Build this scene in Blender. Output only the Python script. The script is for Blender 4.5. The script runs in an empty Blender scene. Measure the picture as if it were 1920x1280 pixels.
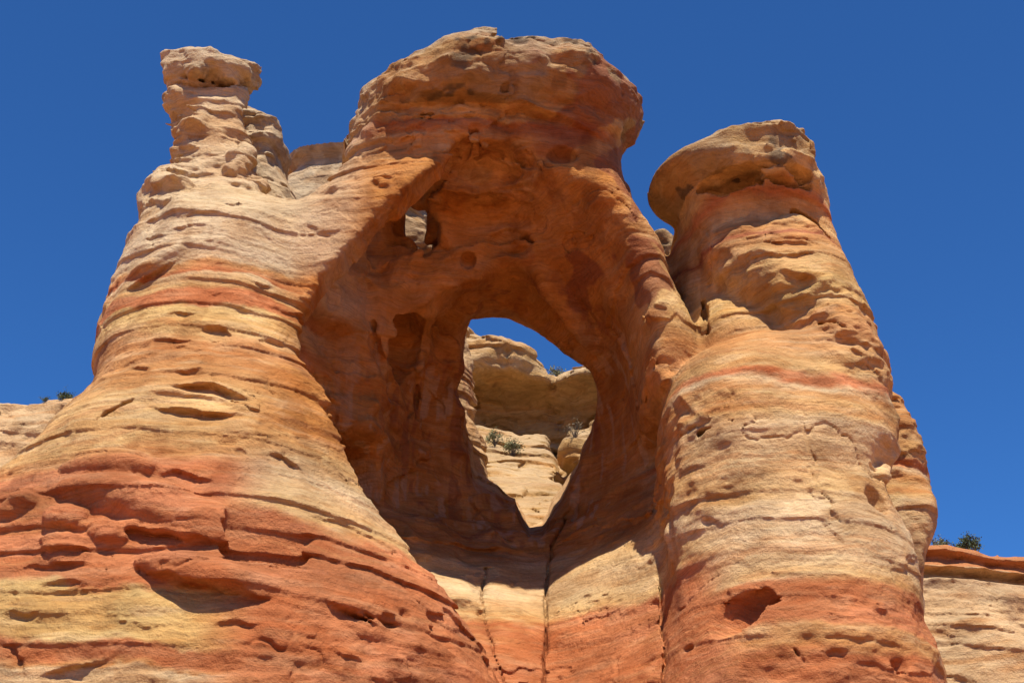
import bpy, math, random
import numpy as np
from concurrent.futures import ThreadPoolExecutor

# ---------------------------------------------------------------- camera, sky, sun
C = bpy.context.scene
PITCH = math.radians(27.0); FPX = 2500.0; EYE = 1.7
cam = bpy.data.cameras.new("camera"); cam_o = bpy.data.objects.new("camera", cam)
C.collection.objects.link(cam_o); C.camera = cam_o
cam_o.location = (0, 0, EYE); cam_o.rotation_euler = (math.pi/2 + PITCH, 0, 0)
cam.sensor_width = 36.0; cam.lens = 36.0*FPX/1920.0; cam.clip_end = 5000; cam.clip_start = 0.1
SUN = np.array([0.06, -0.47, 1.0]); SUN /= np.linalg.norm(SUN)
sun_el = math.asin(SUN[2]); sun_az = math.atan2(SUN[0], SUN[1])
w = bpy.data.worlds.new("World"); C.world = w; w.use_nodes = True
nt = w.node_tree
sky = nt.nodes.new("ShaderNodeTexSky"); sky.sky_type = 'NISHITA'; sky.sun_disc = False
sky.sun_elevation = sun_el; sky.sun_rotation = sun_az
sky.altitude = 1800; sky.air_density = 1.0; sky.dust_density = 0.0; sky.ozone_density = 4.0
bg = nt.nodes["Background"]; bg.inputs[1].default_value = 0.075
deep = nt.nodes.new("ShaderNodeMix"); deep.data_type = 'RGBA'; deep.blend_type = 'MULTIPLY'; deep.inputs[0].default_value = 1.0
deep.inputs[7].default_value = (0.40, 0.88, 1.40, 1)          # polarised, deep desert blue
nt.links.new(sky.outputs[0], deep.inputs[6]); nt.links.new(deep.outputs[2], bg.inputs[0])
sl = bpy.data.lights.new("sun", 'SUN'); sl.energy = 5.0; sl.angle = math.radians(0.5); sl.color = (1.0, 0.94, 0.82)
so = bpy.data.objects.new("sun", sl); C.collection.objects.link(so)
from mathutils import Vector
so.rotation_euler = Vector(SUN).to_track_quat('Z', 'Y').to_euler(); so.location = (30, -30, 80)
C.view_settings.view_transform = 'Standard'; C.view_settings.look = 'None'
C.view_settings.exposure = 0.52; C.view_settings.gamma = 1.0
C.cycles.max_bounces = 8; C.cycles.diffuse_bounces = 5; C.cycles.use_denoising = True

VOX = 0.08
cp, sp = math.cos(PITCH), math.sin(PITCH)

def ray(px, py):
    u = (px-960)/FPX; v = (640-py)/FPX
    return np.array([u, cp - v*sp, sp + v*cp])
def P(px, py, Y):
    d = ray(px, py); t = Y/d[1]
    return np.array([d[0]*t, Y, EYE + d[2]*t])
def X_at(px, z, Y):                      # world x of a picture column at height z, depth Y
    return (px-960)/FPX * (Y*cp + (z-EYE)*sp)
def Z_at(row, Y):
    return P(960, row, Y)[2]

# ---------------------------------------------------------------- noise
rng = np.random.default_rng(7)
LAT = rng.uniform(-1, 1, 64**3).astype(np.float32)
def vnoise(x, y, z, seed=0):
    """value noise on a random lattice, about -0.7..0.7"""
    a = 0.36+seed*1.7; ca, sa = np.float32(math.cos(a)), np.float32(math.sin(a))
    x, y = x*ca - y*sa, x*sa + y*ca
    z = z*np.float32(0.96) + x*np.float32(0.28) ; x = x*np.float32(0.96) - z*np.float32(0.2)
    x = x + np.float32(seed*13.7); y = y + np.float32(seed*5.3); z = z + np.float32(seed*9.1)
    fx, fy, fz = np.floor(x), np.floor(y), np.floor(z)
    ix = fx.astype(np.int32); iy = fy.astype(np.int32); iz = fz.astype(np.int32)
    x = x-fx; y = y-fy; z = z-fz
    x = x*x*(3-2*x); y = y*y*(3-2*y); z = z*z*(3-2*z)
    x0 = (ix & 63) << 12; x1 = ((ix+1) & 63) << 12
    y0 = (iy & 63) << 6; y1 = ((iy+1) & 63) << 6
    z0 = iz & 63; z1 = (iz+1) & 63
    a = LAT[x0+y0+z0]; a = a + (LAT[x1+y0+z0]-a)*x
    b = LAT[x0+y1+z0]; b = b + (LAT[x1+y1+z0]-b)*x
    a = a + (b-a)*y
    c = LAT[x0+y0+z1]; c = c + (LAT[x1+y0+z1]-c)*x
    b = LAT[x0+y1+z1]; b = b + (LAT[x1+y1+z1]-b)*x
    c = c + (b-c)*y
    return a + (c-a)*z
def fbm(x, y, z, s, oct=3, seed=0, sz=None):
    sz = sz or s
    r = 0; amp = 1.0
    for i in range(oct):
        k = 2.03**i
        r = r + amp*vnoise(x*(k/s), y*(k/s), z*(k/sz), seed+i*0.77); amp *= 0.5
    return r
def sstep(a, b, x):
    t = np.clip((x-a)/(b-a), 0, 1); return t*t*(3-2*t)
def smin(a, b, k):
    h = np.clip(0.5+0.5*(b-a)/k, 0, 1)
    return b + (a-b)*h - k*h*(1-h)
def smax(a, b, k): return -smin(-a, -b, k)

# ---------------------------------------------------------------- rock bodies
class Slices:
    """a rock body given as a pile of horizontal cross-sections"""
    def __init__(s, label, rows, n=2.4, smooth=0.35, k=0.5, top=None):
        s.label, s.n, s.k = label, n, k
        L = []
        for (row, xl, xr, Yc, hd) in rows:
            z = Z_at(row, Yc); L.append((z, X_at(xl, z, Yc), X_at(xr, z, Yc), Yc, hd))
        L.sort(); L = np.array(L)
        s.z0, s.z1 = L[0, 0], L[-1, 0]
        zz = np.arange(s.z0-2, s.z1+2, 0.05)
        ker = np.exp(-0.5*(np.arange(-40, 41)*0.05/smooth)**2); ker /= ker.sum()
        tab = []
        for i in range(1, 5):
            v = np.interp(zz, L[:, 0], L[:, i])
            tab.append(np.convolve(np.pad(v, 40, mode='edge'), ker, 'valid'))
        s.zz = zz; s.cx = (tab[0]+tab[1])/2; s.hw = np.maximum((tab[1]-tab[0])/2, 0.2); s.cy = tab[2]; s.hd = tab[3]
        m = 1.5
        s.lo = np.array([(s.cx-s.hw).min()-m, (s.cy-s.hd).min()-m, s.z0-m]); s.hi = np.array([(s.cx+s.hw).max()+m, (s.cy+s.hd).max()+m, s.z1+m])
    def __call__(s, x, y, z):
        cx = np.interp(z, s.zz, s.cx); hw = np.interp(z, s.zz, s.hw); cy = np.interp(z, s.zz, s.cy); hd = np.interp(z, s.zz, s.hd)
        r = (np.abs((x-cx)/hw)**s.n + np.abs((y-cy)/hd)**s.n)**(1/s.n)
        d = (r-1)*np.minimum(hw, hd)
        return smax(d, np.maximum(z-s.z1, s.z0-z), 0.5)
class Blob:
    """ellipsoid between two points (a lying boulder, slab or lobe)"""
    def __init__(s, label, c, r, rot=0, tilt=0, n=2.2, k=0.5):
        s.label, s.c, s.r, s.k, s.n = label, np.array(c, float), np.array(r, float), k, n
        s.cr, s.sr, s.ct, s.st = math.cos(rot), math.sin(rot), math.cos(tilt), math.sin(tilt)
        m = max(r)+1.0; s.lo = s.c-m; s.hi = s.c+m
    def __call__(s, x, y, z):
        x = x-s.c[0]; y = y-s.c[1]; z = z-s.c[2]
        x, y = x*s.cr+y*s.sr, -x*s.sr+y*s.cr
        x, z = x*s.ct+z*s.st, -x*s.st+z*s.ct
        r = (np.abs(x/s.r[0])**s.n + np.abs(y/s.r[1])**s.n + np.abs(z/s.r[2])**s.n)**(1/s.n)
        return (r-1)*s.r.min()

BOT = 1600     # picture row well under the frame
B = []
# left buttress
B.append(Slices('buttress', [
 (412,310,545,60.7,2.8),(440,280,585,60.5,4.2),(480,248,600,60.1,5.2),(540,228,594,60,5.6),(600,206,600,59.8,5.8),(680,184,618,59.5,6.2),
 (740,196,636,59,6.6),(800,176,662,58.6,7.2),(860,118,692,58.2,7.8),(950,10,730,57.6,8.6),(1060,-110,790,57,9.2),(1150,-220,872,56.6,9.7),(1280,-350,945,56,10.3),(BOT,-480,1050,56,11)], n=2.2, k=0.6))
# hoodoo on it
B.append(Slices('hoodoo_cap', [(114,318,484,60,1.1),(122,305,495,60,1.6),(146,303,499,60,1.7),(160,316,497,60,1.4),(168,334,480,60,1.0)], n=2.5, smooth=0.10, k=0.12))
B.append(Slices('hoodoo', [(166,328,484,60.1,1.25),(200,332,472,60.1,1.15),(230,334,470,60.1,1.15),(262,328,476,60.1,1.35),(296,322,480,60,1.45),(325,314,484,60,1.55),(350,300,488,60,1.8)], n=2.4, smooth=0.2, k=0.4))
B.append(Slices('hoodoo', [(335,312,486,60,1.3),(352,290,492,60,1.6),(374,268,500,60,2.0),(405,264,515,60.2,2.8),(440,268,550,60.4,4.2)], n=2.6, smooth=0.25, k=0.4))
# arch
B.append(Slices('arch_cap', [(166,730,1130,59.4,4.9),(184,690,1190,59.4,5.5),(204,666,1212,59.4,5.8),(230,662,1207,59.4,5.7),(256,666,1180,59.5,5.0),(276,672,1160,59.7,4.0)], n=2.05, smooth=0.15, k=0.2))
B.append(Slices('arch', [(255,668,1150,60.5,4.9),(290,655,1158,60.5,4.7),(320,640,1166,60.6,4.5),(350,626,1178,60.6,4.05),(378,606,1188,60.5,3.9),(408,572,1198,60.2,4.4),(440,520,1216,60.2,4.6),(470,450,1228,60.2,4.8),
 (520,420,1245,60.6,5.1),(600,420,1284,61.2,5.8),(660,420,1310,61.7,6.2),(720,440,1335,62,6.5),(800,460,1330,62,6.8)], n=2.8, k=1.3))
B.append(Slices('arch', [(470,900,1200,66,5),(520,540,1245,67,6),(600,520,1290,67.5,7),(700,500,1330,68.5,6.8),(900,480,1380,71.5,6.5),(1100,480,1400,75,6),(BOT,480,1400,77,6)], n=3.5, k=0.6))
B.append(Blob('arch_cap', P(1015, 120, 57.6)+np.array([0,0,-0.7]), (3.7, 3.4, 1.5), n=2.6, k=0.5))
# right tower
B.append(Slices('tower_cap', [(304,1335,1500,59.9,4.0),(316,1278,1518,59.8,4.4),(336,1232,1529,59.8,4.45),(354,1206,1534,59.9,4.4),(372,1246,1538,60,4.4),(392,1278,1541,60.1,4.3)], n=2.2, smooth=0.15, k=0.8))
B.append(Slices('tower', [(366,1284,1538,60.1,4.5),(390,1276,1543,60.2,4.35),(412,1280,1549,60.3,3.9),(440,1290,1558,60.5,3.0),(465,1298,1565,60.5,2.8),(490,1306,1574,60.3,3.5),(520,1316,1585,60.2,4.0),(560,1345,1600,60.1,4.5),(600,1378,1615,59.9,4.9),(640,1415,1630,59.8,5.3),(700,1446,1648,59.7,5.8),(780,1450,1652,59.4,6.1)], n=2.2, smooth=0.35, k=0.7))
B.append(Slices('tower', [(438,1262,1312,64,3),(500,1250,1340,64,3.3),(560,1250,1390,63.8,3.7),(620,1265,1450,63.4,4.4),(680,1280,1480,62.6,5.6),(740,1280,1500,62,6)], n=2.4, k=0.4))
B.append(Slices('buttress_r', [(694,1300,1630,60.2,4.4),(712,1262,1646,59.9,5.2),(740,1244,1646,59.6,5.7),(800,1228,1655,59.2,6.1),(860,1226,1668,58.8,6.3),(900,1228,1662,58.6,6.4),(940,1232,1636,58.4,6.2),(1000,1238,1662,58.2,6.4),
 (1060,1242,1683,58,6.8),(1150,1243,1704,57.8,7.2),(1220,1243,1718,57.6,7.6),(1280,1243,1740,57.4,8),(BOT,1235,1790,57,9)], n=2.7, k=0.4))
B.append(Slices('rear_mass', [(735,1600,1638,67.5,2.5),(780,1590,1676,67.5,4),(850,1580,1708,67.5,4.8),(940,1580,1727,67.5,5),(1040,1580,1722,67.5,5),(1100,1580,1700,67.5,5),(BOT,1580,1700,67.5,5)], n=3.0, k=0.12))
# rocks behind
B.append(Slices('rear_ledge', [(296,560,655,74,2.5),(306,530,800,74,3.4),(322,530,810,74,3.4),(340,545,810,74,2.6),(380,520,810,74,3),(480,480,830,74,4),(600,480,800,74,4)], n=3, smooth=0.2, k=0.3))
B.append(Slices('rear_boulder', [(232,440,500,65.5,1.6),(246,440,519,65.5,2.3),(272,440,538,65.5,2.8),(298,440,543,65.5,2.8),(314,440,524,65.5,2.3),(440,420,580,65.5,3)], n=2.5, smooth=0.15, k=0.3))
B.append(Slices('rear_cap', [(187,304,350,66,1.2),(198,306,350,66,1.2),(215,320,350,66,0.9),(240,326,350,66,0.8),(330,320,360,66,1)], n=2.4, smooth=0.1, k=0.2))
B.append(Slices('rear_knob', [(445,1222,1262,74,1.2),(462,1216,1262,74,1.3),(478,1225,1262,74,1.2),(560,1225,1290,74,1.5)], n=2.4, smooth=0.1, k=0.2))

JAMB = Slices('arch', [(590,640,866,77.5,2.0),(700,640,882,77.5,2.4),(800,640,893,77.5,2.7),(880,640,908,77.5,2.8),(960,640,925,77.5,2.8)], n=2.4, k=0.3)
# gully floor: steep V-shaped chute from the window sill down to the front
SILL = P(990, 1005, 70.0)
def gully0(x, y, z):
    yy = np.clip(y, 40, 90)
    h = np.where(yy < 70, SILL[2] + (yy-70)*0.98, SILL[2]+(yy-70)*0.5)
    xc = X_at(1026, 22, 62)+0*yy + (SILL[0]-X_at(1026, 22, 62))*np.clip((yy-62)/8, 0, 1)
    q = x-xc
    h = h + np.where(q > 0, 0.80, 0.30 + 0.55*sstep(69, 73, yy))*(np.sqrt(q*q+0.35)-0.6) + np.where(q > 0, 0.055, 0.02)*q*q
    return (z-h)*0.56
def gully(x, y, z):
    return np.maximum(np.maximum(gully0(x, y, z), np.abs(x+1.0)-10.5), np.maximum(50-y, y-86))
gully.label = 'gully'; gully.k = 0.7
gully.lo = np.array([-11, 48, 5.]); gully.hi = np.array([10, 87, 50.])

# voids
AC = np.array([X_at(890, 31, 60), 58.0, 29.5]); AR = np.array([8.45, 5.8, 12.4])
IC = np.array([X_at(955, 31, 65), 64.5, 28.5]); IR = np.array([6.7, 6.6, 9.3])
LA, LB = P(583, 557, 56.6), P(835, 300, 57.0)
LN = np.array([LB[2]-LA[2], -(LB[0]-LA[0])]); LN /= np.linalg.norm(LN)       # points down-right, into the opening
RA, RC, RW = P(960, 262, 57.0), P(925, 594, 68.5), P(1114, 715, 68.5)        # slanting rib: crown, window top, window side
RN = -np.cross(RC-RA, RW-RA); RN /= np.linalg.norm(RN)
def alcove(x, y, z):
    n = 2.4
    zs = z + 0.20*(y-57)
    r = (np.abs((x-AC[0])/AR[0])**n + np.abs((y-AC[1])/AR[1])**n + np.abs((zs-AC[2])/np.where(zs > AC[2], AR[2], 16.0))**n)**(1/n)
    d1 = (r-1)*5.6
    pl = -((x-LA[0])*LN[0] + (z-LA[2])*LN[1]) - 3.2*sstep(57.6, 59.4, y)
    d1 = smax(d1, pl, 0.5)
    n = 2.5
    r = (np.abs((x-IC[0])/IR[0])**n + np.abs((y-IC[1])/IR[1])**n + np.abs((z-IC[2])/np.where(z > IC[2], IR[2], 15.0))**n)**(1/n)
    d2 = (r-1)*6.6
    d = smin(d1, d2, 0.25 + 1.6*sstep(-1.5, 3.5, x))
    rib = (x-RA[0])*RN[0] + (y-RA[1])*RN[1] + (z-RA[2])*RN[2] - 1.3*sstep(-1.1, -1.9, x-0.10*(y-57))
    return smax(d, rib, 0.5)
WIN = [(880,600),(945,596),(1010,628),(1060,662),(1108,695),(1122,740),(1112,800),(1095,850),(1072,905),(1040,965),(1018,1004),(992,1008),(978,985),(966,952),(930,926),(893,900),(880,850),(866,770),(872,690)]
wc = np.array([990., 790.])
wp = np.array(WIN, float)-wc
wa = np.arctan2(wp[:, 1], wp[:, 0]); o = np.argsort(wa); wa = wa[o]; wr = np.hypot(wp[:, 0], wp[:, 1])[o]
wa = np.concatenate([wa-2*np.pi, wa, wa+2*np.pi]); wr = np.tile(wr, 3)
WO = [P(a, b, 69.0) for a, b in WIN]
WC = P(wc[0], wc[1], 69.0)
wp3 = np.array([[q[0]-WC[0], q[2]-WC[2]] for q in WO])
wa = np.arctan2(wp3[:, 1], wp3[:, 0]); o = np.argsort(wa); wa = wa[o]; wr = np.hypot(wp3[:, 0], wp3[:, 1])[o]
wa = np.concatenate([wa-2*np.pi, wa, wa+2*np.pi]); wr = np.tile(wr, 3)
def window(x, y, z):
    k = 1+(y-69)*0.012
    cz = WC[2] + (y-69)*0.50; cx = WC[0] + (y-69)*(WC[0]/69)
    dx = x-cx; dz = z-cz
    r = np.hypot(dx, dz); R = np.interp(np.arctan2(dz, dx), wa, wr)*k
    return np.maximum((r-R)*0.8, 63-y)
SKY0 = P(768, 425, 66)
def skylight(x, y, z):
    w1 = 0.9*vnoise(x/1.3, y/1.3, z/1.3, 91); w2 = 0.9*vnoise(x/1.1, y/1.4, z/1.2, 92)
    yb = 62.0 + 5.0*sstep(38.8, 40.2, z+w1)
    xl = -10.4 + 3.7*sstep(60.5, 62.5, y+w2) - 0.35*(z-42)
    return np.maximum(smax(smax(xl-x+w1, x+4.5+0.3*(z-41)+w2, 0.4), smax(58.5-y+0.4*w1, y-yb, 0.4), 0.4), np.maximum(35.0-z, z-43.6))

BOXLO = np.array([-21.5, 43.5, 8.6]); BOXHI = np.array([20.5, 82.0, 50.5])

def base(x, y, z, comps=None):
    d = None
    for c in (B if comps is None else comps):
        v = c(x, y, z)
        d = v if d is None else smin(d, v, c.k)
    if d is None: d = np.float32(5.0) + 0*(x+y+z)
    d = smax(d, -alcove(x, y, z), 0.35+1.1*sstep(-1, 5, x))
    g = gully(x, y, z)
    d = smin(d, g, 1.2)
    d = smax(d, -window(x, y, z), 0.3)
    if comps is None or np.max(y) > 70: d = smin(d, JAMB(x, y, z), 0.3)
    d = smax(d, -skylight(x, y, z), 0.4)
    return d

# bedding: rounded beds with undercut bottoms, strength varying along each bed
def make_beds(seed, t0, t1):
    r = np.random.default_rng(seed); zs = [5.0]
    while zs[-1] < 75: zs.append(zs[-1]+r.uniform(t0, t1))
    return np.array(zs)
BED1, BED2 = make_beds(3, 0.7, 2.2), make_beds(5, 0.18, 0.55)
def bedform(zeta, beds):
    i = np.clip(np.searchsorted(beds, zeta)-1, 0, len(beds)-2)
    t = (zeta-beds[i])/(beds[i+1]-beds[i])
    return i.astype(np.float32), np.minimum(t/0.08, 1)*(1-t)**0.8
def detail(x, y, z):
    wz = z + 0.05*x + 0.6*vnoise(x/7, y/7, z/7, 1) + 0.10*vnoise(x/1.3, y/1.3, z/1.3, 2)
    ins = sstep(1.2, 0.3, alcove(x, y, z))*sstep(6.0, 8.5, y-50)                       # worn smooth inside the alcove
    leg = sstep(0, 2, x)*sstep(10.4, 9.6, x)*sstep(26, 28, z)*sstep(44, 43, z)
    gul = sstep(-2.5, -1.0, x)*sstep(7.4, 6.9, x)*sstep(25, 22, z)
    ins = np.maximum(np.maximum(ins, 0.8*gul), 0.85*leg)
    cap = sstep(42.6, 44.2, z)*(np.abs(x) < 9) + sstep(39.2, 40.2, z)*(x > 9) + 0.3*sstep(45, 46, z)*(x < -9)
    i1, p1 = bedform(wz, BED1)
    m1 = sstep(-0.30, 0.30, vnoise(x/9, y/9, i1*3.7, 3))*(1-0.75*ins)*(1-0.6*cap)
    i2, p2 = bedform(wz, BED2)
    m2 = sstep(-0.25, 0.4, vnoise(x/6, y/6, i2*5.1, 4))*(1-0.5*ins)
    d = 0.20*m1*(0.35-p1) + 0.06*m2*(0.35-p2)
    d = d*(1-0.45*sstep(6.5, 8, x))
    d = d + 0.22*fbm(x, y, z, 4.2, 2, 6, sz=3.2)
    ped = (x < -11)*sstep(37.5, 39.5, z)*(y < 64)
    rough = sstep(-0.1, 0.4, vnoise(x/5, y/5, z/2.2, 15)) + 0.8*cap + 1.0*ped
    d = d + (0.03+0.09*rough)*(1-0.4*leg)*fbm(x, y, z, 0.95, 3, 8, sz=0.55)
    q = 0.16*vnoise(x/0.55, y/0.55, z/0.4, 10)
    s1 = vnoise(x/4.5, y/4.5, z/2.0, 9) + q
    s2 = vnoise(x/2.6, y/2.6, z/1.1, 12) + q
    e1 = sstep(-0.2, 0.3, vnoise(x/6, y/6, z/4, 17)); e2 = sstep(-0.1, 0.35, vnoise(x/5, y/5, z/3, 18))
    sheet = (1-0.35*sstep(6.5, 8, x))*(0.15*e1 + 0.10*cap + 0.17*ins)*sstep(-0.012, 0.012, s1) + 0.08*e2*sstep(-0.012, 0.012, s2)
    d = d + sheet*(1-0.6*gul)
    sc = np.abs(vnoise(x/2.4, y/2.4, z/1.5, 19) + 0.3*vnoise(x/0.9, y/0.9, z/0.6, 20))
    d = d + (0.10 + 0.36*ins*(1-gul)*(1-.4*leg) + 0.24*cap + 0.12*rough)*(sc-0.2)*(1-0.3*leg)
    c1 = np.abs(vnoise(x/2.6, y/2.6, z/2.6, 13) + 0.12*vnoise(x/0.5, y/0.5, z/0.5, 14))
    d = d + 0.10*sstep(0.022, 0.006, c1)*sstep(0.15, 0.35, vnoise(x/3, y/3, z/3, 16))
    return d*(1-0.5*leg)*(1-0.15*(y > 63.5)*(x < -8.5))

YS = np.arange(44, 85, 0.05)
def hit(px, py, skip=0):
    d = ray(px, py); t = YS/d[1]
    v = base(d[0]*t, YS, EYE+d[2]*t)
    i = np.argmax(v < 0)
    return np.array([d[0]*t[i], YS[i], EYE+d[2]*t[i]]) if v[i] < 0 else None
class Feature:
    """a crevice, hole or rounded bed traced along the rock face: a chain of squashed capsules"""
    def __init__(s, kind, pts, r, sq=(1, 1, 1), off=0.0, k=0.12, ledge=False):
        s.kind, s.k, s.ledge = kind, k, ledge
        s.sq = np.array(sq, float)
        q = [hit(*p[:2]) for p in pts]
        q = [a for a in q if a is not None]
        q = [a + np.array([0, off, 0.0]) for a in q]
        if len(q) == 1: q = q*2
        s.q = [a*s.sq for a in q]; s.r = r
        A = np.array(q); m = r/min(sq)+0.4 + (1.4*r if ledge else 0)
        s.lo = A.min(0)-m; s.hi = A.max(0)+m
        L = [0.0]
        for a, b in zip(s.q[:-1], s.q[1:]): L.append(L[-1]+np.linalg.norm(b-a))
        s.L = np.array(L)/max(L[-1], 1e-6)
        s.taper = L[-1] > r*1.5
    def dist(s, x, y, z):
        x = x*s.sq[0]; y = y*s.sq[1]; z = z*s.sq[2]
        best = None
        for i, (a, b) in enumerate(zip(s.q[:-1], s.q[1:])):
            ab = b-a; l2 = max(ab@ab, 1e-9)
            t = np.clip(((x-a[0])*ab[0]+(y-a[1])*ab[1]+(z-a[2])*ab[2])/l2, 0, 1)
            u = s.L[i]+(s.L[i+1]-s.L[i])*t
            R = s.r*(0.35+0.65*np.sqrt(np.clip(4*u*(1-u), 0, 1))) if s.taper else s.r
            dz = z-a[2]-ab[2]*t
            if s.ledge: dz = np.where(dz > 0, dz*1.6, dz*0.42)
            d = np.sqrt((x-a[0]-ab[0]*t)**2+(y-a[1]-ab[1]*t)**2+dz**2)-R
            best = d if best is None else np.minimum(best, d)
        return best/max(s.sq)
class Step:
    """a bed edge along the face: the rock above stands out, the rock below is worn back"""
    def __init__(s, pts, amp, above=0.35, below=0.9, lift=0.35):
        q = np.array([a for a in (hit(*p) for p in pts) if a is not None]); q = q[np.argsort(q[:, 0])]
        s.q, s.amp, s.above, s.below, s.lift = q, amp, above, below, lift
        s.kind = 'step'; s.lo = q.min(0)-[0.1, 2.5, 3*below]; s.hi = q.max(0)+[0.1, 2.5, 3*above]
    def add(s, x, y, z):
        q = s.q; X0, X1 = q[0, 0], q[-1, 0]
        zl = np.interp(x, q[:, 0], q[:, 2]); yl = np.interp(x, q[:, 0], q[:, 1])
        u = np.clip((x-X0)/(X1-X0), 0, 1); w = sstep(0, .4, u)*sstep(1, .6, u)*((x > X0) & (x < X1))
        w = w*sstep(2.4, 1.6, np.abs(y-yl))
        dz = z - zl + 0.16*vnoise(x/0.6, y/0.6, z*0, 95)
        dn = np.minimum(dz, 0); up = np.maximum(dz, 0)
        t = sstep(-0.06, 0.03, dz)
        return s.amp*w*((1-t)*np.exp(dn/s.below)*sstep(-3*s.below, -2*s.below, dn) - t*s.lift*np.exp(-up/s.above)*sstep(3*s.above, 2*s.above, up))
class Seam:
    """a thin joint running down the face"""
    def __init__(s, pts, w, depth):
        q = np.array([a for a in (hit(*p) for p in pts) if a is not None]); q = q[np.argsort(q[:, 2])]
        s.q, s.w, s.depth, s.kind = q, w, depth, 'step'; s.lo = q.min(0)-[0.6, 2, 0.1]; s.hi = q.max(0)+[0.6, 2, 0.1]
    def add(s, x, y, z):
        q = s.q; xl = np.interp(z, q[:, 2], q[:, 0]); yl = np.interp(z, q[:, 2], q[:, 1])
        m = (z > q[0, 2]-.05)*(z < q[-1, 2]+.05)*sstep(2.2, 1.5, np.abs(y-yl))
        dx = x - xl + 0.10*vnoise(y*0, y*0+3, z/0.7, 96) + 0.05*vnoise(y/0.3, y*0, z/0.25, 97)
        ww = s.w*(0.8+0.6*vnoise(z*0, y*0, z/0.5, 98))
        return m*(s.depth*np.exp(-(dx/ww)**2) + 0.10*np.exp(-(dx/0.35)**2))
FE = []
def groove(pts, r, a=None):
    st = Step(pts, 0, 1.8*r+0.15, 4.5*r+0.3); span = st.q[-1, 0]-st.q[0, 0]
    st.amp = min(1.35*r, 0.12*span); FE.append(st)
def crack(pts, r=0.1, deep=0.3): FE.append(Feature('cut', pts, r*0.5+0.015, (1, deep*0.4, 1), 0.0, 0.03))
def lobe(pts, r, flat=1.2, off=None): FE.append(Feature('add', pts, r, (1, 1, flat), r*0.3 if off is None else off, 0.15))
def hole(px, py, r, sq=(1, 1, 1), off=0.0): FE.append(Feature('cut', [(px, py)], r, sq, off, 0.1))
class Scar:
    kind = 'cut'
    def __init__(s, b, k=0.04): s.b, s.k, s.lo, s.hi = b, k, b.lo, b.hi
    def dist(s, x, y, z): return s.b(x, y, z)
def scar(px, py, off, r, rot=0, tilt=0, n=5, k=0.04):
    h = hit(px, py)
    if h is not None: FE.append(Scar(Blob('scar', h+np.array(off), r, rot, tilt, n), k))
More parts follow.
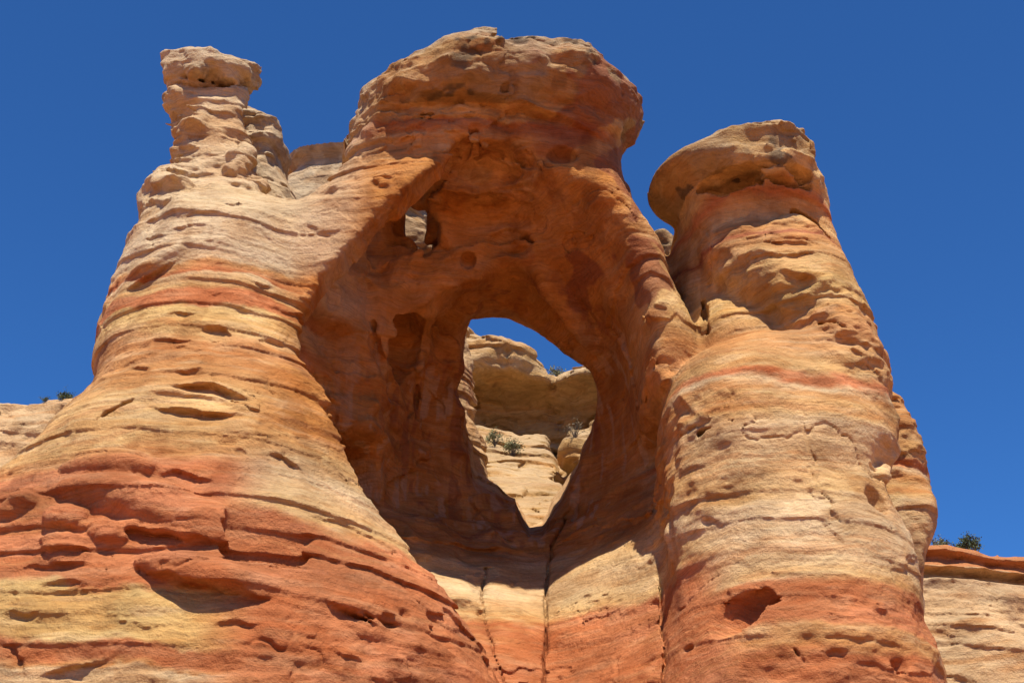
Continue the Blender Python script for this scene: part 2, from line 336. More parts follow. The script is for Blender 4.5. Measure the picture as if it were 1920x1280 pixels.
def features():
    # hoodoo and its pedestal
    groove([(312,152),(350,160),(395,143),(440,148),(492,166)], .16)
    groove([(330,118),(380,125),(430,112)], .2); lobe([(352,140),(372,130),(388,142)], .5)
    lobe([(385,200),(372,220),(362,240)], .75); groove([(350,232),(375,238),(395,245)], .22)
    lobe([(455,262),(460,290),(468,308)], .8); lobe([(440,290),(452,312)], .7)
    
    groove([(330,272),(350,270),(375,276)], .2)
    lobe([(280,350),(310,345),(350,355)], .9); lobe([(420,310),(440,330)], .5); groove([(270,372),(310,380),(350,366)], .2)
    groove([(410,380),(440,384),(470,378)], .12); groove([(290,345),(330,322),(380,330)], .14); groove([(300,440),(350,424),(420,428)], .09); groove([(320,410),(380,402),(430,405)], .08)
    # shoulder and striped waist of the buttress
    lobe([(232,522),(285,494),(346,462)], .55); groove([(222,548),(275,515),(350,474)], .22)
    groove([(230,460),(270,448),(320,440)], .09)
    groove([(360,618),(390,607),(420,616),(442,630)], .30); groove([(268,637),(310,631),(372,636)], .17)
    groove([(470,632),(530,640),(582,656)], .13); groove([(385,550),(420,548)], .15); groove([(300,588),(340,583),(380,586)], .13); groove([(470,530),(520,545)], .1)
    groove([(232,690),(290,688)], .18); groove([(325,690),(350,696),(385,690)], .16); groove([(490,700),(520,697)], .16)
    groove([(440,572),(470,580)], .14); groove([(236,580),(244,600)], .16); 
    lobe([(262,742),(330,733),(400,742),(450,760),(484,775)], .5, 1.3); groove([(300,720),(400,722),(455,742),(490,766)], .34); groove([(262,758),(340,766),(420,776),(480,782)], .3)
    crack([(168,795),(200,772),(250,746)], .16, .5); groove([(340,790),(365,795)], .15); groove([(480,792),(510,790)], .14)
    groove([(488,850),(530,854),(560,874),(576,896)], .22)
    # red lobes lower down
    lobe([(108,882),(160,864),(250,872),(292,882)], .9); groove([(105,906),(180,908),(285,900)], .34)
    lobe([(112,918),(200,925),(300,945),(380,975),(432,1008)], 1.15); groove([(160,988),(250,988),(340,1002),(400,1020),(446,1032)], .42)
    lobe([(8,962),(40,946),(70,945)], .9); lobe([(82,985),(120,968),(150,982)], .8); lobe([(165,1000),(190,990),(225,1005)], .5); groove([(70,960),(95,930),(110,905)], .25)
    lobe([(72,1010),(150,1014)], .55); lobe([(48,1040),(172,1042)], .6); groove([(62,1028),(176,1032)], .14); groove([(5,1075),(60,1055),(180,1055)], .16)
    groove([(238,1030),(330,1036),(400,1060),(455,1078)], .34); lobe([(260,1052),(350,1062),(440,1088),(522,1112)], .6); groove([(258,1066),(340,1088),(430,1098),(500,1122),(534,1128)], .42)
    scar(505, 985, (0, -0.35, 0.2), (1.75, 0.75, 2.6), rot=0.25, n=5); groove([(280,895),(330,880),(420,905)], .2)
    hole(728, 1158, .36, (.9, .7, 1.3)); hole(762, 1148, .18); 
    groove([(610,1204),(650,1224),(682,1236)], .2); groove([(722,1210),(745,1226)], .17); crack([(590,1090),(640,1115),(700,1160)], .12); groove([(600,1120),(650,1140),(720,1170)], .25)
    groove([(60,1095),(110,1088),(170,1092)], .18); groove([(0,1145),(40,1150),(80,1148)], .22); groove([(12,1195),(42,1240),(56,1276)], .34); groove([(58,1272),(130,1247),(220,1233)], .22); 
    groove([(380,1165),(440,1160),(500,1172)], .16); groove([(230,1160),(330,1180)], .08); groove([(620,985),(640,1010)], .2); groove([(600,940),(612,965)], .2)
    # arch
    FE.append(Step([(668,245),(700,208),(780,182),(880,177),(960,191),(1040,216),(1100,241),(1155,280)], .5, .6, .8, .5)); FE.append(Step([(690,262),(760,218),(850,210),(960,224),(1060,245)], .14, .2, .3))
    FE.append(Seam([(892,240),(866,268),(846,298),(830,332),(800,388)], .07, .3))
    
    hole(1056, 286, .45, (.7, .6, 1.2)); 
    groove([(640,503),(690,492),(742,482)], .4); groove([(758,522),(792,518)], .25); hole(878, 486, .5, (1, .6, 1)); groove([(690,330),(720,325),(745,335)], .15); lobe([(700,335),(730,345)], .4)
    crack([(985,440),(1030,485),(1075,540),(1120,605)], .07); crack([(1065,585),(1085,570),(1110,590)], .12); groove([(1015,588),(1035,585)], .2); groove([(600,430),(630,450)], .16); groove([(570,420),(600,432)], .15)
    groove([(900,392),(950,380),(1010,392)], .14); groove([(890,440),(950,420),(1020,430)], .14); groove([(900,350),(980,335),(1060,345)], .08); groove([(940,470),(1000,455)], .12)
    crack([(1180,650),(1200,700),(1215,760)], .1); crack([(1135,700),(1170,740),(1190,800)], .08)
    lobe([(1000,470),(1065,560),(1130,650)], 1.0, 1.0, .55)
    scar(752, 642, (0, 1.4, 0.6), (1.5, 2.0, 1.8), rot=0.4, tilt=0.5, n=3.2)
    crack([(790,600),(782,700),(778,760)], .14, .4); crack([(700,600),(700,640),(720,680)], .12)
    
    # right tower and buttress
    crack([(1315,345),(1400,312),(1450,306),(1522,322)], .09); crack([(1350,342),(1420,326),(1480,338),(1520,346)], .08)
    groove([(1395,482),(1470,476),(1552,480)], .15); groove([(1448,516),(1490,510),(1542,526)], .17); groove([(1428,580),(1455,574),(1482,586)], .26); lobe([(1440,430),(1490,408),(1540,440)], .6); groove([(1420,455),(1480,448),(1540,462)], .18)
    crack([(1490,395),(1530,416),(1556,442)], .14); crack([(1540,602),(1570,606),(1592,618)], .1); groove([(1590,640),(1625,655)], .15); crack([(1320,560),(1330,620)], .07)
    scar(1378, 1158, (0, .1, .1), (1.85, .75, .85), tilt=0.22, n=2.6, k=.05); hole(1294, 1216, .36, (.7, .7, 1.5))
    crack([(1318,804),(1400,799),(1500,816),(1602,846)], .07); groove([(1310,965),(1335,966),(1366,985)], .1)
    hole(1646, 935, .6, (1, .6, .8), -.2); lobe([(1655,870),(1652,900)], .6); hole(1690, 1247, .3, (.8, .7, 1.4)); groove([(1545,1150),(1570,1158)], .15); crack([(1490,1215),(1510,1240)], .1); groove([(1530,1215),(1600,1225)], .1); groove([(1640,1160),(1670,1175)], .13); groove([(1480,905),(1510,903)], .13)
    crack([(1560,780),(1580,820)], .1); groove([(1250,770),(1290,760),(1320,790)], .14); groove([(1625,870),(1650,880)], .13)
    # gully
    FE.append(Seam([(1062,965),(1034,1025),(1026,1110),(1023,1200),(1020,1290)], .075, .35)); FE.append(Seam([(912,1060),(905,1110),(908,1160),(926,1220),(952,1290)], .05, .2)); FE.append(Seam([(1247,960),(1245,1000),(1243,1080),(1247,1160),(1250,1230),(1243,1290)], .08, .4))

def field(x, y, z, comps=None):
    b = base(x, y, z, comps)
    out = b.copy() if b.shape == np.broadcast(x, y, z).shape else np.broadcast_to(b, np.broadcast(x, y, z).shape).copy()
    l = np.array([np.min(x), np.min(y), np.min(z)]); h = np.array([np.max(x), np.max(y), np.max(z)])
    for f in FE:
        if (f.lo < h).all() and (f.hi > l).all():
            if f.kind == 'step':
                out = out + f.add(x, y, z); continue
            v = f.dist(x, y, z)
            out = smin(out, v, f.k) if f.kind == 'add' else smax(out, -v, f.k)
    m = np.abs(out) < 1.3
    if m.any():
        s = out.shape
        X = np.broadcast_to(x, s)[m].astype(np.float32); Y = np.broadcast_to(y, s)[m].astype(np.float32); Z = np.broadcast_to(z, s)[m].astype(np.float32)
        out[m] += detail(X, Y, Z)
    return out

# ---------------------------------------------------------------- meshing (surface nets on a sparse grid)
def mesh_field(fn, comps, lo, hi, vox, bs=32):
    n = np.ceil((hi-lo)/(vox*bs)).astype(int)
    N = n*bs+1
    F = np.full(N, 1.0, np.float32)
    # coarse pass
    cs = 4
    ax = [lo[i]+np.arange(0, N[i]+cs-1, cs)*vox for i in range(3)]
    sign = np.empty([len(a) for a in ax], np.float32)
    def crow(k0):
        sl_ = slice(k0, k0+8)
        sign[:, :, sl_] = fn(ax[0][:, None, None], ax[1][None, :, None], ax[2][None, None, sl_], comps)
    with ThreadPoolExecutor(4) as ex: list(ex.map(crow, range(0, len(ax[2]), 8)))
    neg = sign < 0
    r = bs//cs
    jobs = []
    near = np.abs(sign) < max(0.6, vox*4)
    for i in range(n[0]):
        for j in range(n[1]):
            for k in range(n[2]):
                q = (slice(max(i*r-1, 0), i*r+r+2), slice(max(j*r-1, 0), j*r+r+2), slice(max(k*r-1, 0), k*r+r+2))
                a = neg[q]
                if (a.any() and not a.all()) or near[q].any(): jobs.append((i, j, k))
                else: F[i*bs:(i+1)*bs+1, j*bs:(j+1)*bs+1, k*bs:(k+1)*bs+1] = -1.0 if a.all() else 1.0
    def work(ijk):
        i, j, k = ijk
        x = lo[0]+(np.arange(i*bs, (i+1)*bs+1))*vox; y = lo[1]+(np.arange(j*bs, (j+1)*bs+1))*vox; z = lo[2]+(np.arange(k*bs, (k+1)*bs+1))*vox
        l = np.array([x[0], y[0], z[0]])-1; h = np.array([x[-1], y[-1], z[-1]])+1
        cc = comps if comps is None else [c for c in comps if (c.lo < h).all() and (c.hi > l).all()]
        F[i*bs:(i+1)*bs+1, j*bs:(j+1)*bs+1, k*bs:(k+1)*bs+1] = fn(x[:, None, None], y[None, :, None], z[None, None, :], cc)
    with ThreadPoolExecutor(4) as ex: list(ex.map(work, jobs))
    return surface_nets(F, lo, vox)
def surface_nets(F, lo, vox):
    S = F < 0
    c = np.zeros(np.array(S.shape)-1, np.uint8)
    for a in (0, 1):
        for b in (0, 1):
            for d in (0, 1):
                c += S[a:S.shape[0]-1+a, b:S.shape[1]-1+b, d:S.shape[2]-1+d]
    act = (c > 0) & (c < 8)
    idx = np.argwhere(act)
    num = np.full(act.shape, -1, np.int32); num[act] = np.arange(len(idx))
    acc = np.zeros((len(idx), 3)); cnt = np.zeros(len(idx))
    I, J, K = idx.T
    corners = [(a, b, d) for a in (0, 1) for b in (0, 1) for d in (0, 1)]
    for p in corners:
        for axis in range(3):
            if p[axis]: continue
            q = list(p); q[axis] = 1
            f0 = F[I+p[0], J+p[1], K+p[2]]; f1 = F[I+q[0], J+q[1], K+q[2]]
            m = (f0 < 0) != (f1 < 0)
            t = f0[m]/(f0[m]-f1[m])
            pt = np.tile(np.array(p, float), (m.sum(), 1)); pt[:, axis] = t
            acc[m] += pt; cnt[m] += 1
    V = lo + (idx + acc/cnt[:, None])*vox
    quads = []
    for axis in range(3):
        u, v = (axis+1) % 3, (axis+2) % 3
        s0 = [slice(1, -1)]*3; s0[axis] = slice(0, S.shape[axis]-1)
        s1 = list(s0); s1[axis] = slice(1, S.shape[axis])
        A, Bq = S[tuple(s0)], S[tuple(s1)]
        e = np.argwhere(A != Bq)
        inside = A[tuple(e.T)]
        e = e.copy(); off = np.ones(3, int); off[axis] = 0; e += off
        def cell(du, dv):
            g = e.copy(); g[:, u] -= du; g[:, v] -= dv
            return num[g[:, 0], g[:, 1], g[:, 2]]
        q = np.stack([cell(1, 1), cell(0, 1), cell(0, 0), cell(1, 0)], 1)
        q[~inside] = q[~inside][:, ::-1]
        quads.append(q)
    Q = np.concatenate(quads)
    lab = np.arange(len(V))
    while True:                                    # connected pieces: drop loose crumbs
        m = lab[Q].min(1); new = lab.copy()
        for k in range(4): np.minimum.at(new, Q[:, k], m)
        new = new[new]; new = np.minimum(new, new[new])
        if (new == lab).all(): break
        lab = new
    u, c = np.unique(lab, return_counts=True)
    keep = np.isin(lab, u[c > 0.0006*len(V)])
    return V, Q[keep[Q[:, 0]]]

# ---------------------------------------------------------------- materials
def rock_material(name, scale=1.0):
    m = bpy.data.materials.new(name); m.use_nodes = True
    t = m.node_tree; b = t.nodes["Principled BSDF"]; L = t.links.new
    b.inputs["Roughness"].default_value = 0.9; b.inputs["Specular IOR Level"].default_value = 0.15
    def n(kind, **kw):
        o = t.nodes.new(kind)
        for k, v in kw.items(): setattr(o, k, v)
        return o
    def noise(vec, sc, det, rough=0.6):
        o = n("ShaderNodeTexNoise"); o.inputs["Scale"].default_value = sc; o.inputs["Detail"].default_value = det; o.inputs["Roughness"].default_value = rough
        L(vec, o.inputs["Vector"]); return o.outputs["Fac"]
    def ramp(fac, stops):
        o = n("ShaderNodeValToRGB"); e = o.color_ramp.elements
        while len(e) < len(stops): e.new(0.5)
        for q, (p, c) in zip(e, stops): q.position = p; q.color = (c, c, c, 1) if not isinstance(c, tuple) else c
        L(fac, o.inputs[0]); return o.outputs[0]
    def mul(a, c, f=1.0):
        o = n("ShaderNodeMix", data_type='RGBA', blend_type='MULTIPLY'); o.inputs[0].default_value = f
        L(a, o.inputs[6]); L(c, o.inputs[7]); return o.outputs[2]
    geo = n("ShaderNodeNewGeometry"); pos = geo.outputs["Position"]
    warp = n("ShaderNodeTexNoise"); warp.inputs["Scale"].default_value = 0.35/scale; warp.inputs["Detail"].default_value = 2; L(pos, warp.inputs["Vector"])
    wsc = n("ShaderNodeVectorMath", operation='SCALE'); wsc.inputs["Scale"].default_value = 1.6*scale; L(warp.outputs["Color"], wsc.inputs[0])
    add = n("ShaderNodeVectorMath", operation='ADD'); L(pos, add.inputs[0]); L(wsc.outputs[0], add.inputs[1])
    lam = n("ShaderNodeMapping"); lam.inputs["Scale"].default_value = (0.35/scale, 0.35/scale, 5.5/scale); lam.inputs["Rotation"].default_value = (0.03, 0.06, 0); L(add.outputs[0], lam.inputs["Vector"])
    lam2 = n("ShaderNodeMapping"); lam2.inputs["Scale"].default_value = (0.8/scale, 0.8/scale, 16/scale); lam2.inputs["Rotation"].default_value = (-0.1, 0.12, 0); L(add.outputs[0], lam2.inputs["Vector"])
    f1 = noise(lam.outputs[0], 1.0, 4); f2 = noise(lam2.outputs[0], 1.0, 3); f3 = noise(pos, 3.6/scale, 7, 0.72); f4 = noise(pos, 0.55/scale, 4)
    a = n("ShaderNodeAttribute"); a.attribute_name = "tint"
    c = a.outputs["Color"]
    c = mul(c, ramp(f1, [(0.30, (.80, .72, .62, 1)), (0.48, (1, 1, 1, 1)), (0.70, (1.0, 1.0, 1.0, 1))]), 0.8)
    c = mul(c, ramp(f2, [(0.32, .78), (0.5, 1.0), (0.68, 1.12)]), 0.8)
    c = mul(c, ramp(f3, [(0.25, .72), (0.5, 1.0), (0.75, 1.15)]), 0.7)
    c = mul(c, ramp(f4, [(0.3, (.90, .82, .74, 1)), (0.5, (1, 1, 1, 1)), (0.7, (1.05, 1.06, 1.06, 1))]), 0.8)
    L(c, b.inputs["Base Color"])
    def madd(x, k, y=None):
        o = n("ShaderNodeMath", operation='MULTIPLY_ADD'); L(x, o.inputs[0]); o.inputs[1].default_value = k
        if y is None: o.inputs[2].default_value = 0
        else: L(y, o.inputs[2])
        return o.outputs[0]
    pit = n("ShaderNodeTexVoronoi"); pit.inputs["Scale"].default_value = 4.0/scale; L(add.outputs[0], pit.inputs["Vector"])
    pr = ramp(pit.outputs["Distance"], [(0.05, 0.0), (0.45, 1.0)])
    pm = ramp(f4, [(0.42, 0.15), (0.58, 1.0)])
    mm = n("ShaderNodeMath", operation='MULTIPLY'); L(f2, mm.inputs[0]); L(pm, mm.inputs[1])
    hgt = madd(f1, 0.34, madd(mm.outputs[0], 0.16, madd(f3, 1.15, madd(pr, 0.12))))
    bp = n("ShaderNodeBump"); bp.inputs["Strength"].default_value = 0.8; bp.inputs["Distance"].default_value = 0.22*scale
    L(hgt, bp.inputs["Height"]); L(bp.outputs[0], b.inputs["Normal"])
    return m
ROCK = rock_material("sandstone")

def vertex_normals(V, Q):
    n = np.cross(V[Q[:, 2]]-V[Q[:, 0]], V[Q[:, 3]]-V[Q[:, 1]])
    N = np.zeros_like(V)
    for k in range(4):
        for ax in range(3): N[:, ax] += np.bincount(Q[:, k], n[:, ax], len(V))
    return N/np.maximum(np.linalg.norm(N, axis=1, keepdims=True), 1e-9)

def link_mesh(name, V, Q, N, col, mat, parent=None, loc=None):
    used = np.unique(Q); remap = np.full(len(V), -1, np.int32); remap[used] = np.arange(len(used))
    v = V[used]; q = remap[Q]
    if loc is None: loc = np.array([v[:, 0].mean(), v[:, 1].mean(), v[:, 2].min()])
    me = bpy.data.meshes.new(name)
    me.vertices.add(len(v)); me.vertices.foreach_set("co", (v-loc).astype(np.float32).ravel())
    me.loops.add(q.size); me.loops.foreach_set("vertex_index", q.astype(np.int32).ravel())
    me.polygons.add(len(q)); me.polygons.foreach_set("loop_start", np.arange(0, q.size, 4, dtype=np.int32))
    me.polygons.foreach_set("use_smooth", np.ones(len(q), bool))
    me.update(calc_edges=True)
    at = me.attributes.new("tint", 'FLOAT_COLOR', 'POINT')
    c4 = np.ones((len(v), 4), np.float32); c4[:, :3] = col[used]; at.data.foreach_set("color", c4.ravel())
    me.normals_split_custom_set_from_vertices(N[used].astype(np.float32))
    me.materials.append(mat)
    o = bpy.data.objects.new(name, me); C.collection.objects.link(o)
    if parent is not None:
        o.parent = parent; o.location = Vector(loc)-parent.location
    else: o.location = Vector(loc)
    return o


# ---------------------------------------------------------------- canyon rims behind
def lerpz(z, T): return np.interp(z, [t[0] for t in T], [t[1] for t in T])
CAPA = Blob('rim_cap', (X_at(850, 48, 104), 107.5, 50.6), (9.3, 10, 4.2), tilt=-0.30, n=2.7, k=0.3)
CAPB = Blob('rim_cap_small', (X_at(1118, 47, 104), 107.0, 48.4), (3.8, 8.5, 3.2), tilt=0.3, n=2.7, k=0.3)
GX = X_at(1050, 40, 95)
def back_slope(x, y, z):
    yy = np.clip(y, 70, 112)
    h = 33.0 + (yy-85)*0.80
    g = x-GX+0.25*(yy-95)*0.2
    h = h + 0.12*np.abs(g) + 0.5*np.where(g > 0, g, 0)*0.6 - 1.6*np.exp(-(g/0.5)**2)
    return (z-h)*0.68
back_slope.label = 'rim_slope'
SPLIT = Blob('split', P(1038, 712, 98.5), (0.32, 5.0, 5.5), tilt=0.08, n=2.5)
UNDER = Blob('niche', P(985, 765, 99.8), (10, 5.2, 2.7), n=2.6)
NICHE = Blob('niche', P(1070, 900, 89.6), (1.25, 2.4, 1.5), n=3)
BLOCK = Blob('block', P(1088, 852, 90.4), (1.5, 1.5, 1.0), tilt=-.1, n=4, k=.2)
def back_base(x, y, z, comps=None):
    d = smin(back_slope(x, y, z), np.minimum(CAPA(x, y, z), CAPB(x, y, z)), 0.3)
    d = smin(d, np.maximum(108.5-y, z-47.5)+0*x, 0.4)
    d = smax(d, -SPLIT(x, y, z), 0.5)
    d = smax(d, -UNDER(x, y, z), 0.25)
    return smax(smin(d, BLOCK(x, y, z), .2), -NICHE(x, y, z), 0.1)
def far_detail(x, y, z, a=1.0):
    wz = z + 0.06*x + 0.8*vnoise(x/8, y/8, z/8, 41) + 0.15*vnoise(x/1.5, y/1.5, z/1.5, 42)
    i1, p1 = bedform(wz, BED1); m1 = sstep(-0.2, 0.3, vnoise(x/6, y/6, i1*3.7, 43))
    i2, p2 = bedform(wz, BED2); m2 = sstep(-0.2, 0.4, vnoise(x/3, y/3, i2*5.1, 44))
    d = a*(0.55*m1*(0.35-p1) + 0.24*m2*(0.35-p2)) + 0.55*fbm(x, y, z, 4.5, 3, 45, sz=3) + 0.14*fbm(x, y, z, 1.1, 2, 47)
    s1 = vnoise(x/3, y/3, z/1.6, 48) + 0.3*vnoise(x/.7, y/.7, z/.5, 49)
    return d + 0.18*sstep(0.1, 0.16, s1)
def back_field(x, y, z, comps=None):
    b = back_slope(x, y, z)
    return back_base(x, y, z) + far_detail(x, y, z, 0.55)*np.where(b < 1.0, 1.0, 0.75)
RPROF = [(10,100),(22,102.5),(28,104),(32.2,105.6),(33.6,106.4),(33.9,108.2),(34.5,108.4),(34.8,106.6),(35.1,107.6),(36.0,108.4),(36.3,107.3),(36.9,107.8),(37.3,111)]
def right_base(x, y, z, comps=None):
    zz = z + 0.055*(x-38)
    d = (lerpz(zz, RPROF) + 1.3*vnoise(x/7, 0*x+3.3, z/9, 51) - y)*0.75
    return np.maximum(d, zz-37.1)
def right_field(x, y, z, comps=None): return right_base(x, y, z) + 0.75*far_detail(x, y, z, 0.6)
LPROF = [(10,108),(35,112),(46,114.5),(52,116.5),(54.6,117.8),(55.4,118.2),(55.7,119),(56.1,119.2),(56.6,122)]
def left_base(x, y, z, comps=None):
    d = (lerpz(z, LPROF) + 1.5*vnoise(x/8, 0*x+1.3, z/9, 61) - y)*0.75
    return np.maximum(d, z-56.2-0.04*(x+40))
def left_field(x, y, z, comps=None): return left_base(x, y, z) + 0.8*far_detail(x, y, z, 0.5)
def hit_in(fn, px, py, y0, y1):
    ys = np.arange(y0, y1, 0.06); d = ray(px, py); t = ys/d[1]
    v = fn(d[0]*t, ys, EYE+d[2]*t); i = np.argmax(v < 0)
    return np.array([d[0]*t[i], ys[i], EYE+d[2]*t[i]]) if v[i] < 0 else None

# ---------------------------------------------------------------- colour of the beds (albedo only)
CREAM, TAN, YEL, ORG, RED, DRED, GREY, BRN = [np.array(c) for c in ((.56,.39,.215),(.53,.325,.135),(.52,.33,.125),(.48,.24,.088),(.44,.155,.060),(.30,.09,.042),(.42,.30,.18),(.17,.075,.04))]
AMB = np.array((.45,.185,.045))
def table(T):
    z = np.array([t[0] for t in T]); c = np.array([t[1] for t in T]); return z, c
LEFT = table([(10,TAN),(12.4,CREAM),(12.5,ORG),(12.7,RED),(13.2,RED),(13.4,YEL),(15.4,YEL),(15.7,RED),(17.5,RED),(20.8,RED),(21.4,ORG),(21.9,TAN),(25.0,TAN),(25.6,ORG*.5+TAN*.5),(26.4,ORG*.8+TAN*.2),(28.6,ORG*.7+RED*.3),(29.2,TAN),(30.9,YEL),(31.1,RED),(31.9,RED),(32.15,TAN),(32.9,CREAM),(33.0,RED),(33.5,ORG),(33.7,CREAM),(36.4,CREAM),(37.6,CREAM*.5+YEL*.5),(39.2,YEL),(40.4,CREAM*.6+TAN*.4),(42,CREAM*.5+TAN*.5),(44,TAN),(50,GREY)])
RIGHT = table([(10,RED),(13.6,RED),(13.9,ORG),(14.6,ORG),(14.9,RED),(16.7,RED*.9),(17.05,TAN),(18.5,CREAM),(20.5,CREAM),(21.1,TAN),(24.5,CREAM),(25.0,TAN),(25.2,ORG),(25.9,TAN),(26.4,ORG),(26.8,CREAM),(27.1,RED),(27.3,RED),(27.6,TAN),(29,ORG),(31,ORG),(33,YEL),(34.5,TAN),(36.6,ORG),(36.9,DRED),(37.2,ORG),(38.2,TAN),(39.0,ORG),(39.4,RED),(40,TAN),(44,TAN),(50,GREY)])
MID = table([(10,RED),(18.6,RED),(19.1,TAN),(21,CREAM),(22.5,TAN),(24,AMB),(26,AMB),(30,AMB),(36,AMB),(38,AMB),(40.6,AMB),(42.4,ORG),(42.7,DRED*.5+AMB*.5),(43.2,DRED*.7+AMB*.3),(43.4,AMB*.5+TAN*.4),(45,AMB*.4+TAN*.5),(46.5,AMB*.3+TAN*.6),(47.2,GREY),(52,GREY)])
def look(T, z): return np.stack([np.interp(z, T[0], T[1][:, k]) for k in range(3)], 1)
def mixc(a, b, t): return a + (b-a)*np.asarray(t)[:, None]
def rock_colour(V, N, lab_names):
    x, y, z = (V[:, i].astype(np.float32) for i in range(3))
    zz = z + 0.50*fbm(x, y, z, 4.0, 2, 21) + 0.16*vnoise(x/0.9, y/0.9, z/0.5, 22) + 0.09*vnoise(x/0.28, y/0.28, z/0.2, 23)
    L, M, R = look(LEFT, zz), look(MID, zz), look(RIGHT, zz)
    a0 = 1-sstep(-9.0, -6.5, x)
    a = sstep(-11.5, -9.0, x + 0.35*(z-38)*(z > 38)); b = sstep(6.3, 8.2, x + 0.1*(z-27))
    c = mixc(mixc(L, M, a), R, b)
    n = vnoise(x/2.2, y/2.2, z/0.35, 24); c = mixc(c, c*np.array([0.95, .82, .69]), 0.55*(1-0.6*sstep(33, 34, z))*sstep(.05, .5, n))         # redder laminae
    n = vnoise(x/1.4, y/1.4, z/0.22, 25); c = mixc(c, CREAM, np.where(c[:, 1] < .2, .12, .28)*sstep(.15, .5, n))                                # pale laminae
    zl = zz + 0.10*x*vnoise(x/14, y/14, z/5, 28)
    n = vnoise(x/7, y/7, zl/0.17, 29) + 0.5*vnoise(x/3, y/3, zl/0.08, 47)
    c = mixc(c, ORG*.6+RED*.4, 0.42*sstep(.12, .5, n)*sstep(-.3, .3, vnoise(x/5, y/5, z/1.5, 48))*(1-.7*a0*sstep(33.6, 34.3, zz)))
    n = fbm(x, y, z, 1.6, 3, 27); c = c*(1+0.20*n)[:, None]
    cap = np.isin(lab_names, ['arch_cap', 'tower_cap', 'hoodoo_cap', 'rear_ledge', 'rear_boulder', 'rear_cap', 'rear_knob'])
    n = fbm(x, y, z, 0.9, 3, 30)
    c = c*(1-0.22*cap)[:, None]
    c = mixc(c, np.array([.27,.185,.11]), cap*0.6*sstep(-.1, .5, fbm(x, y, z, 2.4, 2, 31)))
    up = sstep(0.25, 0.8, N[:, 2])
    c = mixc(c, GREY*1.1, cap*0.7*up)                                                                                # weathered cap tops
    c = mixc(c, np.array([.055, .04, .03]), cap*0.7*sstep(.30, .62, n)*sstep(-0.25, .35, fbm(x, y, z, 3, 2, 33)))     # lichen specks
    # desert varnish and iron patches
    ar = np.isin(lab_names, ['arch', 'arch_cap'])
    c = mixc(c, DRED*.8, ar*0.7*sstep(.28, .4, fbm(x, y, z, 2.6, 3, 35))*sstep(0, 2.5, x)*sstep(30, 34, z))
    c = mixc(c, np.array([.56,.42,.265]), 0.6*a0*sstep(33.6, 34.3, zz))
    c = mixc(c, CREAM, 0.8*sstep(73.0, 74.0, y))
    # brown water stains, mostly running down the faces, and dark rust patches
    st = fbm(x, y, z, 1.0, 3, 36, sz=5.0); pm = sstep(-.1, .4, vnoise(x/6, y/6, z/5, 37))
    c = mixc(c, c*np.array([.62, .52, .45]), 0.55*pm*sstep(.18, .5, st))
    pt = fbm(x, y, z, 2.8, 4, 38, sz=1.2)
    c = mixc(c, c*np.array([.84, .71, .60]), 0.6*sstep(.22, .42, pt))
    c = mixc(c, c*1.12+.02, 0.5*sstep(-.2, -.45, pt))
    sk = vnoise(x/0.45, y/0.45, z/7, 44)+.3*vnoise(x/.15, y/.15, z/4, 45)
    c = mixc(c, np.array([.50,.33,.20]), 0.5*np.isin(lab_names, ['arch'])*sstep(.18, .5, sk)*sstep(61, 64, y)*sstep(37, 33, z))
    c = mixc(c, DRED*.8, 0.5*np.isin(lab_names, ['arch'])*sstep(-.2, -.5, sk)*sstep(61, 64, y)*sstep(-.1, .3, vnoise(x/4, y/4, z/4, 46)))
    rm = np.isin(lab_names, ['rear_mass'])
    c = mixc(c, BRN, rm*0.65*sstep(-.15, .25, fbm(x, y, z, 2.0, 3, 39))*sstep(25, 23, z))
    return np.clip(c, 0.01, 0.8)

# ---------------------------------------------------------------- the rock group
import time
T0 = time.time()
features()
print("features", len(FE), time.time()-T0)
V, Q = mesh_field(field, B, BOXLO, BOXHI, VOX)
print("mesh", len(V), len(Q), time.time()-T0)
N = vertex_normals(V, Q)
ALL = B+[gully, JAMB]
def labels_at(V):
    best = np.full(len(V), 1e9); lab = np.zeros(len(V), int)
    for i, c in enumerate(ALL):
        d = c(V[:, 0], V[:, 1], V[:, 2])
        m = d < best; best[m] = d[m]; lab[m] = i
    return lab
lab = labels_at(V)
names = np.array([c.label for c in ALL])[lab]
col = rock_colour(V, N, names)
fname = names[Q[:, 0]]
def tag(o, label, cat, group=None, kind=None):
    o["label"] = label
    if kind: o["kind"] = kind
    if cat: o["category"] = cat
    if group: o["group"] = group
    return o
def piece(key, name, parent=None):
    q = Q[np.isin(fname, key)]
    return link_mesh(name, V, q, N, col, ROCK, parent)
bt = tag(piece(['buttress'], "rock_buttress"), "broad striped cream and red sandstone buttress swelling out beneath the slim capped hoodoo", "rock buttress")
hd = tag(piece(['hoodoo'], "hoodoo"), "slim sandstone hoodoo with mushroom cap standing on the striped buttress", "hoodoo")
piece(['hoodoo_cap'], "cap_rock", hd)
ar = tag(piece(['arch'], "natural_arch"), "large orange sandstone arch with a deep shaded opening between two towers", "natural arch")
piece(['arch_cap'], "cap_rock", ar)
tw = tag(piece(['tower'], "rock_tower"), "leaning sandstone tower with an overhanging beaked cap beside the arch", "rock tower")
piece(['tower_cap'], "cap_rock", tw)
tag(piece(['buttress_r'], "rock_buttress"), "massive cream buttress with red foot and a lens-shaped hollow under the beaked tower", "rock buttress")
tag(piece(['rear_mass'], "rock_outcrop"), "dark stained rock bulge tucked behind the edge of the cream buttress with red foot", "rock")
tag(piece(['rear_ledge'], "rock_slab"), "pale flat topped slab on the skyline behind the thin limb of the arch", "rock")
tag(piece(['rear_boulder'], "boulder"), "rounded orange boulder peeping out behind the hoodoo on its arch side", "rock")
